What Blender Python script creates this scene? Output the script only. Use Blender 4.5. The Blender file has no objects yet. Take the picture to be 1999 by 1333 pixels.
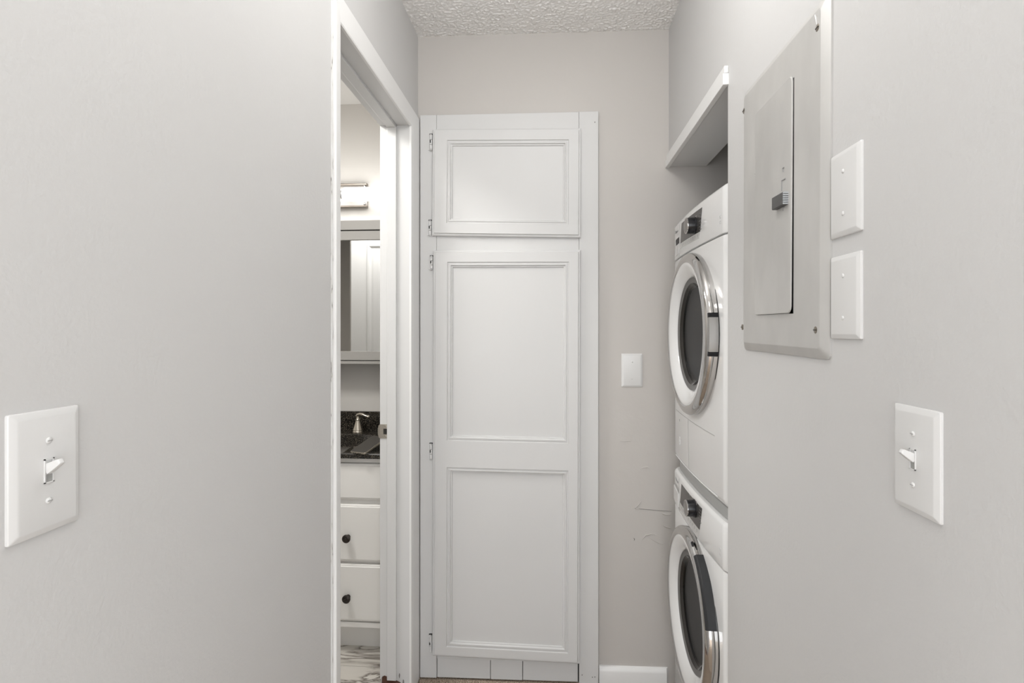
import bpy, bmesh, math, random
from mathutils import Vector, Matrix, noise
random.seed(7)
sc = bpy.context.scene
COL = sc.collection
PI = math.pi

# ------------------------------------------------------------------ camera, world, lights
H = 1.315
F_PX = 1050.0
cam_d = bpy.data.cameras.new('camera')
cam_d.sensor_width = 36.0
cam_d.lens = 36.0 * F_PX / 1999.0
cam_d.shift_y = -21.5 / 1999.0
cam_d.clip_start = 0.02
cam = bpy.data.objects.new('camera', cam_d)
COL.objects.link(cam)
cam.location = (0, 0, H)
cam.rotation_euler = (PI / 2, 0, math.atan(80.0 / F_PX))
sc.camera = cam

sc.view_settings.view_transform = 'Standard'
sc.view_settings.look = 'None'
sc.view_settings.gamma = 1.0
sc.view_settings.use_curve_mapping = False
sc.view_settings.exposure = 0.88

world = bpy.data.worlds.new('world')
sc.world = world
world.use_nodes = True
bg = world.node_tree.nodes['Background']
bg.inputs['Color'].default_value = (0.955, 0.985, 1.02, 1)
bg.inputs['Strength'].default_value = 2.4


def area(name, loc, rot, sx, sy, power, color=(1, .96, .91), shape='RECTANGLE'):
    d = bpy.data.lights.new(name, 'AREA')
    d.shape = shape
    d.size = sx
    if shape in ('RECTANGLE', 'ELLIPSE'):
        d.size_y = sy
    d.energy = power
    d.color = color
    o = bpy.data.objects.new(name, d)
    COL.objects.link(o)
    o.location = loc
    o.rotation_euler = rot
    return o


lamp_d = bpy.data.lights.new('hall_ceiling_lamp', 'POINT')
lamp_d.energy = 4.6
lamp_d.color = (1, .99, .975)
lamp_d.shadow_soft_size = 0.11
lamp = bpy.data.objects.new('hall_ceiling_lamp', lamp_d)
COL.objects.link(lamp)
lamp.location = (0.0, 1.0, 2.26)
area('entry_fill_light', (-0.02, 0.25, 2.40), (0, 0, 0), 0.28, 0.28, 0.9, (1, .985, .96), 'DISK')  # added fill, no real fixture: top light for the near walls and plates
area('bathroom_fill_light', (-1.20, 1.45, 2.41), (0, 0, 0), 0.4, 0.4, 10.5, (1, .985, .96), 'DISK')  # added fill from above, no real fixture: brightens drawers and bathroom walls

# ------------------------------------------------------------------ materials


def new_mat(name):
    m = bpy.data.materials.new(name)
    m.use_nodes = True
    nt = m.node_tree
    return m, nt, nt.nodes['Principled BSDF']


def mat(name, col, rough=0.5, metal=0.0, spec=0.5, coat=0.0, bump=None, var=None, bump2=None):
    """bump = (scale, strength, distance, stretch); var = (scale, amount)"""
    m, nt, b = new_mat(name)
    b.inputs['Base Color'].default_value = (*col, 1)
    b.inputs['Roughness'].default_value = rough
    b.inputs['Metallic'].default_value = metal
    b.inputs['Specular IOR Level'].default_value = spec
    b.inputs['Coat Weight'].default_value = coat
    b.inputs['Coat Roughness'].default_value = 0.05
    tc = nt.nodes.new('ShaderNodeTexCoord')

    def nz(scale, stretch, detail=3.0):
        mp = nt.nodes.new('ShaderNodeMapping')
        mp.inputs['Scale'].default_value = stretch
        nt.links.new(tc.outputs['Object'], mp.inputs['Vector'])
        n = nt.nodes.new('ShaderNodeTexNoise')
        n.inputs['Scale'].default_value = scale
        n.inputs['Detail'].default_value = detail
        nt.links.new(mp.outputs['Vector'], n.inputs['Vector'])
        return n
    prev = None
    for bb in (bump, bump2):
        if not bb:
            continue
        n = nz(bb[0], bb[3] if len(bb) > 3 else (1, 1, 1))
        bn = nt.nodes.new('ShaderNodeBump')
        bn.inputs['Strength'].default_value = bb[1]
        bn.inputs['Distance'].default_value = bb[2]
        nt.links.new(n.outputs['Fac'], bn.inputs['Height'])
        if prev:
            nt.links.new(prev.outputs['Normal'], bn.inputs['Normal'])
        nt.links.new(bn.outputs['Normal'], b.inputs['Normal'])
        prev = bn
    if var:
        n = nz(var[0], var[2] if len(var) > 2 else (1, 1, 1), 4.0)
        mx = nt.nodes.new('ShaderNodeMix')
        mx.data_type = 'RGBA'
        a = [max(0, c * (1 - var[1])) for c in col]
        c2 = [min(1, c * (1 + var[1])) for c in col]
        mx.inputs['A'].default_value = (*a, 1)
        mx.inputs['B'].default_value = (*c2, 1)
        nt.links.new(n.outputs['Fac'], mx.inputs['Factor'])
        nt.links.new(mx.outputs['Result'], b.inputs['Base Color'])
    return m


WALLC = (0.605, 0.600, 0.593)
M = {}
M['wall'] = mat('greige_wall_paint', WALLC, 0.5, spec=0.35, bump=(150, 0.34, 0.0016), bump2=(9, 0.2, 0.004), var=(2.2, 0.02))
M['wall_back'] = mat('greige_wall_paint_shaded', (0.54, 0.516, 0.490), 0.45, spec=0.35, bump=(140, 0.15, 0.0012),
                     bump2=(12, 0.25, 0.006), var=(3.5, 0.035))  # same wall paint darkened: the back wall's weaker light put into its colour
M['bath_wall'] = mat('bathroom_wall_paint', (0.62, 0.60, 0.57), 0.5, spec=0.3, bump=(140, 0.15, 0.001))
M['white'] = mat('white_trim_paint', (0.66, 0.659, 0.653), 0.36, spec=0.45, bump=(60, 0.12, 0.001, (1, 1, .12)),
                 bump2=(25, 0.1, 0.002), var=(5, 0.015))
M['trim'] = mat('white_trim_paint_lit', (0.80, 0.798, 0.79), 0.34, spec=0.45, bump=(60, 0.12, 0.001, (1, 1, .12)), var=(5, 0.015))  # lighter copy of the trim white: brighter light on casings put into colour
M['cab_white'] = mat('white_cabinet_paint', (0.635, 0.633, 0.627), 0.42, spec=0.35, bump=(70, 0.12, 0.001, (1, 1, .15)),
                     bump2=(6, 0.12, 0.006), var=(3, 0.02))
M['ceiling'] = mat('popcorn_ceiling_paint', (0.88, 0.87, 0.855), 0.8, spec=0.2, bump=(220, 0.3, 0.002))
M['bath_ceiling'] = mat('bathroom_ceiling_paint', (0.8, 0.79, 0.77), 0.8, spec=0.2)
M['appl'] = mat('white_enamel', (0.76, 0.76, 0.755), 0.16, spec=0.5, coat=0.4)
M['appl_satin'] = mat('white_plastic_appliance', (0.72, 0.72, 0.715), 0.28, spec=0.5)
M['gap'] = mat('grey_gap_plastic', (0.36, 0.36, 0.35), 0.5)
M['chrome'] = mat('chrome', (0.58, 0.57, 0.56), 0.07, metal=1.0)
M['chrome_dull'] = mat('satin_chrome', (0.50, 0.49, 0.475), 0.22, metal=1.0)
M['display'] = mat('dark_grey_display', (0.06, 0.056, 0.052), 0.25, spec=0.3)
M['display_strip'] = mat('silver_button_strip', (0.55, 0.545, 0.53), 0.3)
M['window'] = mat('pale_display_window', (0.32, 0.29, 0.28), 0.1)
M['mark'] = mat('grey_print', (0.33, 0.33, 0.33), 0.5)
M['mark_light'] = mat('light_grey_print', (0.55, 0.55, 0.55), 0.5)
M['black_gloss'] = mat('black_gloss_plastic', (0.010, 0.010, 0.012), 0.2, spec=0.35)
M['black'] = mat('black_plastic', (0.015, 0.015, 0.015), 0.5)
M['handle_grey'] = mat('dark_grey_handle_plastic', (0.028, 0.029, 0.031), 0.42, spec=0.35)
M['drum'] = mat('drum_steel', (0.40, 0.38, 0.36), 0.28, metal=1.0)
M['gasket'] = mat('grey_gasket_rubber', (0.15, 0.145, 0.14), 0.5)
M['panel'] = mat('grey_enamel_steel', (0.52, 0.512, 0.495), 0.42, metal=0.2, bump=(400, 0.06, 0.0005),
                 var=(14, 0.16, (1, 1, 0.5)), bump2=(120, .05, .0005))
M['zinc'] = mat('dark_cast_zinc', (0.13, 0.13, 0.13), 0.5, metal=0.6, bump=(900, 0.9, 0.001), var=(700, 0.5))
M['zinc_light'] = mat('light_zinc', (0.5, 0.52, 0.54), 0.35, metal=0.7)
M['screw'] = mat('aged_brass_screw', (0.30, 0.27, 0.23), 0.35, metal=0.9)
M['plate'] = mat('white_switch_plastic', (0.69, 0.688, 0.68), 0.30, spec=0.5)
M['nickel'] = mat('brushed_nickel', (0.66, 0.61, 0.53), 0.22, metal=1.0)
M['strike'] = mat('worn_nickel_strike', (0.52, 0.48, 0.42), 0.38, metal=0.9, var=(300, 0.3))
M['bronze'] = mat('oil_rubbed_bronze', (0.055, 0.047, 0.042), 0.3, metal=0.85)
M['van_grey'] = mat('warm_grey_lacquer', (0.36, 0.348, 0.328), 0.45)
M['van_white'] = mat('white_vanity_paint', (0.86, 0.845, 0.815), 0.35)
M['mirror'] = mat('mirror_silver', (0.86, 0.86, 0.85), 0.01, metal=1.0)
M['phone'] = mat('taupe_phone_case', (0.05, 0.045, 0.039), 0.6, spec=0.2)
M['phone_edge'] = mat('silver_phone_edge', (0.36, 0.33, 0.28), 0.25, metal=0.8)
M['thresh'] = mat('dark_red_stained_wood', (0.075, 0.026, 0.014), 0.45, bump=(60, .4, .002, (8, 1, 8)), var=(40, .35, (6, 1, 6)))
M['dark'] = mat('dark_void', (0.02, 0.018, 0.016), 0.8)
M['dirt'] = mat('dark_paint_chip', (0.22, 0.21, 0.20), 0.8)


def granite():
    m, nt, b = new_mat('black_speckled_granite')
    tc = nt.nodes.new('ShaderNodeTexCoord')
    v = nt.nodes.new('ShaderNodeTexNoise')
    v.inputs['Scale'].default_value = 420
    v.inputs['Detail'].default_value = 2
    nt.links.new(tc.outputs['Object'], v.inputs['Vector'])
    r = nt.nodes.new('ShaderNodeValToRGB')
    e = r.color_ramp.elements
    e[0].position = 0.56
    e[0].color = (0.010, 0.009, 0.008, 1)
    e[1].position = 0.72
    e[1].color = (0.30, 0.26, 0.20, 1)
    nt.links.new(v.outputs['Fac'], r.inputs['Fac'])
    nt.links.new(r.outputs['Color'], b.inputs['Base Color'])
    b.inputs['Roughness'].default_value = 0.14
    return m


def marble():
    m, nt, b = new_mat('white_marble_tile_glaze')
    tc = nt.nodes.new('ShaderNodeTexCoord')
    mp = nt.nodes.new('ShaderNodeMapping')
    mp.inputs['Rotation'].default_value = (0, 0, 0.55)
    mp.inputs['Scale'].default_value = (2.0, 7.5, 1)
    nt.links.new(tc.outputs['Object'], mp.inputs['Vector'])
    n = nt.nodes.new('ShaderNodeTexNoise')
    n.inputs['Scale'].default_value = 1.6
    n.inputs['Detail'].default_value = 7
    n.inputs['Distortion'].default_value = 1.1
    nt.links.new(mp.outputs['Vector'], n.inputs['Vector'])
    r = nt.nodes.new('ShaderNodeValToRGB')
    e = r.color_ramp.elements
    e[0].position = 0.0
    e[0].color = (0.70, 0.67, 0.62, 1)
    e[1].position = 1.0
    e[1].color = (0.70, 0.67, 0.62, 1)
    for p, c in ((0.455, (0.68, 0.65, 0.60)), (0.49, (0.16, 0.14, 0.12)), (0.505, (0.34, 0.31, 0.28)), (0.56, (0.62, 0.59, 0.54))):
        x = e.new(p)
        x.color = (*c, 1)
    nt.links.new(n.outputs['Fac'], r.inputs['Fac'])
    nt.links.new(r.outputs['Color'], b.inputs['Base Color'])
    b.inputs['Roughness'].default_value = 0.22
    return m


def glass_dark():
    m, nt, b = new_mat('tinted_door_glass')
    b.inputs['Base Color'].default_value = (0.36, 0.34, 0.32, 1)
    b.inputs['Roughness'].default_value = 0.02
    b.inputs['Transmission Weight'].default_value = 1.0
    b.inputs['IOR'].default_value = 1.33
    return m


def lamp_mat(name, strength):
    m, nt, b = new_mat(name)
    b.inputs['Base Color'].default_value = (0.9, 0.9, 0.9, 1)
    b.inputs['Emission Color'].default_value = (1, 0.985, 0.96, 1)
    b.inputs['Emission Strength'].default_value = strength
    return m


def carpet_mat():
    m, nt, b = new_mat('beige_carpet_yarn')
    tc = nt.nodes.new('ShaderNodeTexCoord')
    n = nt.nodes.new('ShaderNodeTexNoise')
    n.inputs['Scale'].default_value = 260
    n.inputs['Detail'].default_value = 2
    nt.links.new(tc.outputs['Object'], n.inputs['Vector'])
    r = nt.nodes.new('ShaderNodeValToRGB')
    e = r.color_ramp.elements
    e[0].position = 0.35
    e[0].color = (0.24, 0.175, 0.125, 1)
    e[1].position = 0.65
    e[1].color = (0.70, 0.60, 0.50, 1)
    nt.links.new(n.outputs['Fac'], r.inputs['Fac'])
    nt.links.new(r.outputs['Color'], b.inputs['Base Color'])
    b.inputs['Roughness'].default_value = 0.95
    b.inputs['Specular IOR Level'].default_value = 0.1
    return m


def worn_caulk():
    """white caulk bead with patches of grey wall paint and a few dark chips"""
    m, nt, b = new_mat('worn_white_caulk')
    tc = nt.nodes.new('ShaderNodeTexCoord')
    mp = nt.nodes.new('ShaderNodeMapping')
    mp.inputs['Scale'].default_value = (260, 260, 28)
    nt.links.new(tc.outputs['Object'], mp.inputs['Vector'])
    n = nt.nodes.new('ShaderNodeTexNoise')
    n.inputs['Scale'].default_value = 1.0
    n.inputs['Detail'].default_value = 3
    nt.links.new(mp.outputs['Vector'], n.inputs['Vector'])
    r = nt.nodes.new('ShaderNodeValToRGB')
    e = r.color_ramp.elements
    e[0].position = 0.30
    e[0].color = (0.16, 0.15, 0.14, 1)
    e[1].position = 0.60
    e[1].color = (0.66, 0.66, 0.655, 1)
    x = e.new(0.36)
    x.color = (0.60, 0.59, 0.57, 1)
    nt.links.new(n.outputs['Fac'], r.inputs['Fac'])
    nt.links.new(r.outputs['Color'], b.inputs['Base Color'])
    b.inputs['Roughness'].default_value = 0.6
    bn = nt.nodes.new('ShaderNodeBump')
    bn.inputs['Strength'].default_value = 0.5
    bn.inputs['Distance'].default_value = 0.002
    nt.links.new(n.outputs['Fac'], bn.inputs['Height'])
    nt.links.new(bn.outputs['Normal'], b.inputs['Normal'])
    return m


M['plate_metal'] = mat('satin_lamp_backplate', (0.42, 0.40, 0.38), 0.5, metal=0.5)
M['rail_metal'] = mat('dark_nickel_rail', (0.20, 0.175, 0.15), 0.3, metal=0.7)
M['cap'] = mat('taupe_knob_cap', (0.24, 0.225, 0.21), 0.35, metal=0.4)
M['faint'] = mat('faint_print', (0.16, 0.155, 0.15), 0.5)
M['granite'] = granite()
M['marble'] = marble()
M['glass'] = glass_dark()
M['tube'] = lamp_mat('glowing_tube_shade', 2.6)
M['carpet'] = carpet_mat()
M['caulk'] = worn_caulk()
M['grout'] = mat('grey_grout', (0.35, 0.33, 0.30), 0.9)

# ------------------------------------------------------------------ mesh helpers


def bm_new():
    return bmesh.new()


def box(bm, x0, x1, y0, y1, z0, z1, bev=0.0, seg=2):
    vs = [bm.verts.new((x, y, z)) for x in (x0, x1) for y in (y0, y1) for z in (z0, z1)]
    idx = [(0, 1, 3, 2), (4, 6, 7, 5), (0, 4, 5, 1), (2, 3, 7, 6), (0, 2, 6, 4), (1, 5, 7, 3)]
    fs = [bm.faces.new([vs[i] for i in f]) for f in idx]
    if bev > 0:
        es = list({e for f in fs for e in f.edges})
        bmesh.ops.bevel(bm, geom=es, offset=bev, segments=seg, profile=0.5, affect='EDGES')
    return bm


def loft(bm, rings, cap0=True, cap1=True, closed=True):
    """rings: list of equal-length point lists"""
    R = [[bm.verts.new(p) for p in ring] for ring in rings]
    n = len(R[0])
    for a, b in zip(R, R[1:]):
        for i in range(n if closed else n - 1):
            j = (i + 1) % n
            bm.faces.new((a[i], a[j], b[j], b[i]))
    if cap0:
        bm.faces.new(R[0][::-1])
    if cap1:
        bm.faces.new(R[-1])
    return bm


def frame_axes(axis):
    a = Vector(axis).normalized()
    t = Vector((0, 0, 1)) if abs(a.z) < 0.9 else Vector((0, 1, 0))
    u = t.cross(a).normalized()
    return a, u, a.cross(u)


def lathe(bm, origin, axis, prof, seg=24, cap0=True, cap1=True):
    """prof: list of (distance along axis, radius)"""
    a, u, v = frame_axes(axis)
    o = Vector(origin)
    rings = []
    for d, r in prof:
        rings.append([o + a * d + (u * math.cos(2 * PI * k / seg) + v * math.sin(2 * PI * k / seg)) * r for k in range(seg)])
    return loft(bm, rings, cap0, cap1)


def tube(bm, pts, rad, seg=10):
    pts = [Vector(p) for p in pts]
    rr = rad if isinstance(rad, (list, tuple)) else [rad] * len(pts)
    rings = []
    for i, p in enumerate(pts):
        t = (pts[min(i + 1, len(pts) - 1)] - pts[max(i - 1, 0)])
        a, u, v = frame_axes(t)
        rings.append([p + (u * math.cos(2 * PI * k / seg) + v * math.sin(2 * PI * k / seg)) * rr[i] for k in range(seg)])
    return loft(bm, rings)


ORG = {}


def link(o, parent=None):
    COL.objects.link(o)
    if parent is not None:
        o.parent = parent
    return o


def obj(name, bm, m, parent=None, origin=None, smooth=False, xf=None):
    """one mesh object; geometry is given in world coordinates"""
    bmesh.ops.recalc_face_normals(bm, faces=bm.faces)
    if xf is not None:
        bm.transform(xf)
    if parent is not None:
        org = ORG[parent.name]
    else:
        if origin is None:
            zs = [v.co.z for v in bm.verts]
            xs = [v.co.x for v in bm.verts]
            ys = [v.co.y for v in bm.verts]
            origin = ((min(xs) + max(xs)) / 2, (min(ys) + max(ys)) / 2, min(zs))
        org = Vector(origin)
    bm.transform(Matrix.Translation(-org))
    me = bpy.data.meshes.new(name)
    bm.to_mesh(me)
    bm.free()
    for mm in (m if isinstance(m, (list, tuple)) else [m]):
        me.materials.append(mm)
    if smooth:
        me.polygons.foreach_set('use_smooth', [True] * len(me.polygons))
        try:
            me.set_sharp_from_angle(angle=math.radians(smooth if smooth is not True else 35))
        except Exception:
            pass
    o = bpy.data.objects.new(name, me)
    link(o, parent)
    if parent is None:
        o.location = org
    ORG[o.name] = org
    return o


def empty(name, loc):
    o = bpy.data.objects.new(name, None)
    o.empty_display_size = 0.05
    o.location = loc
    COL.objects.link(o)
    ORG[o.name] = Vector(loc)
    return o


def tag(o, label, cat, group=None):
    o['label'] = label
    o['category'] = cat
    if group:
        o['group'] = group
    return o


def struct(o):
    o['kind'] = 'structure'
    return o


def cut(target, cutter_bm):
    """boolean difference of a cutter (world coordinates) from an object"""
    bmesh.ops.recalc_face_normals(cutter_bm, faces=cutter_bm.faces)
    cutter_bm.transform(Matrix.Translation(-ORG[target.name]))
    me = bpy.data.meshes.new('cutter')
    cutter_bm.to_mesh(me)
    cutter_bm.free()
    c = bpy.data.objects.new('cutter', me)
    COL.objects.link(c)
    c.matrix_world = Matrix.Translation(ORG[target.name])
    md = target.modifiers.new('cut', 'BOOLEAN')
    md.operation = 'DIFFERENCE'
    md.solver = 'EXACT'
    md.object = c
    bpy.context.view_layer.update()
    dg = bpy.context.evaluated_depsgraph_get()
    new = bpy.data.meshes.new_from_object(target.evaluated_get(dg))
    target.modifiers.clear()
    old = target.data
    target.data = new
    bpy.data.meshes.remove(old)
    bpy.data.objects.remove(c)
    bpy.data.meshes.remove(me)
    return target


def text_mesh(s, size, depth=0.0004):
    cu = bpy.data.curves.new('lettering', 'FONT')
    cu.body = s
    cu.size = size
    cu.extrude = depth
    cu.align_x = 'CENTER'
    cu.align_y = 'CENTER'
    t = bpy.data.objects.new('lettering', cu)
    COL.objects.link(t)
    bpy.context.view_layer.update()
    dg = bpy.context.evaluated_depsgraph_get()
    me = bpy.data.meshes.new_from_object(t.evaluated_get(dg))
    bm = bmesh.new()
    bm.from_mesh(me)
    bpy.data.objects.remove(t)
    bpy.data.curves.remove(cu)
    bpy.data.meshes.remove(me)
    return bm


# ------------------------------------------------------------------ main planes of the place
L = -0.513            # hall left wall plane (x)
R = 0.430             # hall right wall plane (x)
CEIL = 2.437
SK = 0.02374          # the back wall is not quite square to the hall


def yb(x):
    return 2.030 + SK * x


Y0 = -0.5             # hall goes on behind the camera
OP0, OP1 = 1.250, 1.898   # bathroom door opening along the hall
OPZ = 2.052
WT = 0.109            # left wall thickness
BX = L - WT           # bathroom face of that wall
ALC = 1.3625          # near edge of the laundry opening
HDZ = 1.925           # underside of the laundry header

# ------------------------------------------------------------------ setting
# left wall: near piece and the piece above the door, one wall
bm = bm_new()
box(bm, BX, L, Y0, OP0 - 0.012, -0.02, CEIL)
box(bm, BX, L, OP0 - 0.012, OP1 + 0.012, OPZ + 0.012, CEIL)
box(bm, BX, L, OP1 + 0.012, 2.06, -0.02, CEIL)
bmesh.ops.remove_doubles(bm, verts=bm.verts, dist=1e-5)
struct(obj('wall_left', bm, M['wall'], origin=(0, 0, 0)))

# right wall with the laundry opening under a header
bm = bm_new()
box(bm, R, R + 0.11, Y0, ALC, -0.02, CEIL)
box(bm, R, R + 0.11, ALC, 2.06, HDZ + 0.012, CEIL)
bmesh.ops.remove_doubles(bm, verts=bm.verts, dist=1e-5)
wall_right = struct(obj('wall_right', bm, M['wall'], origin=(0, 0, 0)))

# back wall, running on into the laundry alcove
bm = bm_new()
loft(bm, [[(-0.63, yb(-0.63), z), (1.35, yb(1.35), z), (1.35, yb(1.35) + .1, z), (-0.63, yb(-.63) + .1, z)] for z in (-0.02, CEIL)])
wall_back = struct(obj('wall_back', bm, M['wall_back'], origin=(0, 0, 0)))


def ridge(bm, pts, w, d):
    """thin raised paint ridge following points (x, z) on the back wall"""
    tube(bm, [(x, yb(x) - d * 0.3, z) for x, z in pts], [w * k for k in ([.4] + [1] * (len(pts) - 2) + [.5])], 6)


for pts, w, mm in (
        ([(0.305, .651), (0.330, .649), (0.36, .647), (0.40, .644), (0.440, .642)], 0.0010, 'dirt'),
        ([(0.300, .654), (0.31, .6535), (0.318, .651), (0.306, .649)], 0.0022, 'wall_back'),
        ([(0.308, .655), (0.318, .664), (0.327, .676)], 0.0016, 'wall_back'),
        ([(0.325, .799), (0.337, .804), (0.352, .806), (0.360, .803)], 0.0018, 'wall_back'),
        ([(0.252, .902), (0.27, .902), (0.29, .903)], 0.0014, 'wall_back'),
        ([(0.330, .535), (0.345, .552), (0.362, .556), (0.385, .553)], 0.0018, 'wall_back'),
        ([(0.300, .541), (0.304, .536), (0.302, .531)], 0.0014, 'dirt'),
        ([(0.355, .545), (0.372, .535), (0.392, .524), (0.412, .519)], 0.0017, 'wall_back'),
        ([(0.408, .590), (0.42, .583), (0.436, .579)], 0.0026, 'wall_back'),
        ([(0.405, .634), (0.418, .630), (0.436, .631)], 0.0030, 'wall_back')):
    bm = bm_new()
    ridge(bm, pts, w, w)
    obj('paint_ridge', bm, M[mm], wall_back, smooth=True)

# alcove sides
bm = bm_new()
box(bm, 1.15, 1.25, 1.2, 2.12, -0.02, CEIL)
struct(obj('wall_alcove_back', bm, M['wall'], origin=(0, 0, 0)))
bm = bm_new()
box(bm, R + 0.11, 1.15, 1.24, 1.335, -0.02, CEIL)
struct(obj('wall_alcove_side', bm, M['wall'], origin=(0, 0, 0)))

# ceiling: textured relief over the part of the hall ahead, flat behind
bm = bm_new()
nx, ny = 300, 200
xs = [L + (R - L) * i / nx for i in range(nx + 1)]
ysr = [1.55 + (2.06 - 1.55) * j / ny for j in range(ny + 1)]
grid = []
for j, y in enumerate(ysr):
    row = []
    for i, x in enumerate(xs):
        p = Vector((x * 122, y * 122, 3.1))
        h = noise.noise(p) * 0.6 + noise.noise(p * 2.3) * 0.4
        h = max(0.0, h + 0.12) ** 0.8
        lump = noise.noise(Vector((x * 24, y * 24, 9))) * 0.4 + 0.6
        row.append(bm.verts.new((x, y, CEIL - 0.0095 * h * lump)))
    grid.append(row)
for j in range(ny):
    for i in range(nx):
        bm.faces.new((grid[j][i], grid[j][i + 1], grid[j + 1][i + 1], grid[j + 1][i]))
ceiling = struct(obj('ceiling', bm, M['ceiling'], origin=(0, 0, 0), smooth=60))
bm = bm_new()
box(bm, L - .05, R + .05, Y0, 1.551, CEIL, CEIL + 0.05)
box(bm, -2.5, 2.5, -3.5, Y0, CEIL, CEIL + 0.05)
box(bm, R + .04, 1.2, 1.2, 2.12, CEIL, CEIL + 0.05)
box(bm, L - .05, R + .05, 1.55, 2.12, CEIL + .001, CEIL + 0.05)
obj('ceiling_slab', bm, M['ceiling'], ceiling)

# hall floor, carpet pile
bm = bm_new()
box(bm, L - 0.02, 1.2, Y0, 2.12, -0.05, -0.004)
box(bm, -2.5, 2.5, -3.5, Y0, -0.05, -0.004)
struct(obj('floor', bm, M['carpet'], origin=(0, 0, 0)))
bm = bm_new()
N = 30000
MY1F = 1.957
for k in range(N):
    x = random.uniform(L + 0.002, 0.50)
    y = 2.07 - (random.random() ** 1.4) * 1.05
    if y > yb(x) - (0.023 if x < .175 else 0.018) or (x > R and y < MY1F) or x > R + .3:
        continue
    h = random.uniform(0.006, 0.013)
    r = random.uniform(0.0014, 0.0024)
    a = random.uniform(0, 6.28)
    dx, dy = random.uniform(-.004, .004), random.uniform(-.004, .004)
    top = bm.verts.new((x + dx, y + dy, h - .004))
    b = [bm.verts.new((x + r * math.cos(a + q), y + r * math.sin(a + q), -.005)) for q in (0, 2.09, 4.19)]
    for i in range(3):
        bm.faces.new((b[i], b[(i + 1) % 3], top))
pile = obj('carpet_pile', bm, M['carpet'], origin=(0, 0, -0.004))
pile['kind'] = 'stuff'
pile['label'] = 'short beige flecked carpet pile along the foot of the back wall'
pile['category'] = 'carpet'

# bathroom shell
bm = bm_new()
box(bm, -2.1, BX - 0.002, 2.60, 2.70, -0.02, CEIL)
struct(obj('wall_bathroom_back', bm, M['bath_wall'], origin=(0, 0, 0)))
bm = bm_new()
box(bm, -2.2, -2.1, 0.4, 2.70, -0.02, CEIL)
struct(obj('wall_bathroom_left', bm, M['bath_wall'], origin=(0, 0, 0)))
bm = bm_new()
box(bm, -1.468, BX, 1.08, 1.18, -0.02, CEIL)
box(bm, -1.468, -1.40, 0.45, 1.08, -0.02, CEIL)
box(bm, -2.1, -1.40, 0.40, 0.45, -0.02, CEIL)  # unseen recess, added so the mirror reflects a shaded strip
box(bm, -2.1, -1.468, 1.08, 1.18, 2.05, CEIL)
struct(obj('wall_bathroom_front', bm, M['bath_wall'], origin=(0, 0, 0)))
bm = bm_new()
box(bm, BX - .012, BX, 2.0, 2.60, -0.02, CEIL)
struct(obj('wall_bathroom_right', bm, M['bath_wall'], origin=(0, 0, 0)))
bm = bm_new()
box(bm, -2.2, BX + 0.05, 0.4, 2.7, CEIL, CEIL + 0.05)
struct(obj('ceiling_bathroom', bm, M['bath_ceiling'], origin=(0, 0, 0)))

# bathroom tile floor: separate marble tiles on a grout bed
bm = bm_new()
box(bm, -2.1, BX + 0.035, 1.1, 2.62, -0.04, -0.0035)
box(bm, -2.1, -1.4, .4, 1.1, -0.04, -0.0035)
fl = struct(obj('floor_bathroom', bm, M['grout'], origin=(0, 0, 0)))
ty = [1.10, 1.452, 1.754, 2.056, 2.358, 2.61]
for r_ in range(len(ty) - 1):
    off = 0.3 * (r_ % 2)
    x = BX + 0.035 + off
    while x > -2.1:
        a, b_ = max(x - 0.6, -2.1), min(x, BX + 0.035)
        if b_ - a > 0.02:
            bm = bm_new()
            box(bm, a + .0012, b_ - .0012, ty[r_] + .0012, ty[r_ + 1] - .0012, -0.003, 0.0, 0.0008, 1)
            obj('tile', bm, M['marble'], fl)
        x -= 0.6

# dark wooden threshold strip under the bathroom door, its far end gnawed
bm = bm_new()
prof = [(-0.628, 0.001), (-0.615, 0.010), (-0.575, 0.013), (-0.535, 0.010), (-0.517, 0.001)]
rings = []
for y in [1.262 + (1.888 - 1.262) * k / 14 for k in range(15)]:
    rings.append([(x, y + (0.012 * math.sin(x * 190) if y > 1.88 else 0), z + random.uniform(-.0006, .0006)) for x, z in prof] +
                 [(-0.517, y, -0.006), (-0.628, y, -0.006)])
loft(bm, rings)
struct(obj('trim_1', bm, M['thresh']))

# ------------------------------------------------------------------ bathroom door frame
df = empty('door_1', (L, OP0, 0))
struct(df)
bm = bm_new()
rag = [(-.513, .014), (-.522, .024), (-.531, .020), (-.540, .036), (-.549, .034), (-.556, .052), (-.5605, .047), (-.572, .054), (-.584, .058),
       (-.592, .066), (-.602, .064), (-.611, .070), (-.618, .062), (BX, .058)]
loft(bm, [[(x, y, z) for x, z in [(BX, OPZ + .012), (L, OPZ + .012)] + rag] for y in (OP1, OP1 + .012)])
far_jamb = obj('jamb', bm, M['white'], df)
bm = bm_new()
box(bm, BX, L, OP0 - 0.012, OP0, 0.0, OPZ + .012, .0015, 1)
obj('jamb', bm, M['white'], df)
bm = bm_new()
box(bm, BX, L, OP0, OP1, OPZ, OPZ + 0.012, .0015, 1)
obj('head_jamb', bm, M['white'], df)
# bare stained wood showing where the foot of the jamb has broken away
bm = bm_new()
loft(bm, [[(x, y + .004 * math.sin(x * 120), z) for x, z in [(-.620, -.003), (-.520, -.003), (-.522, .03), (-.55, .052), (-.585, .066), (-.606, .072), (-.614, .066)]] for y in (OP1 - .004, OP1 + .03)])
o = obj('sill_block', bm, M['thresh'], df)
o['label'] = 'dark red stained wood exposed at the broken jamb foot'
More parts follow.
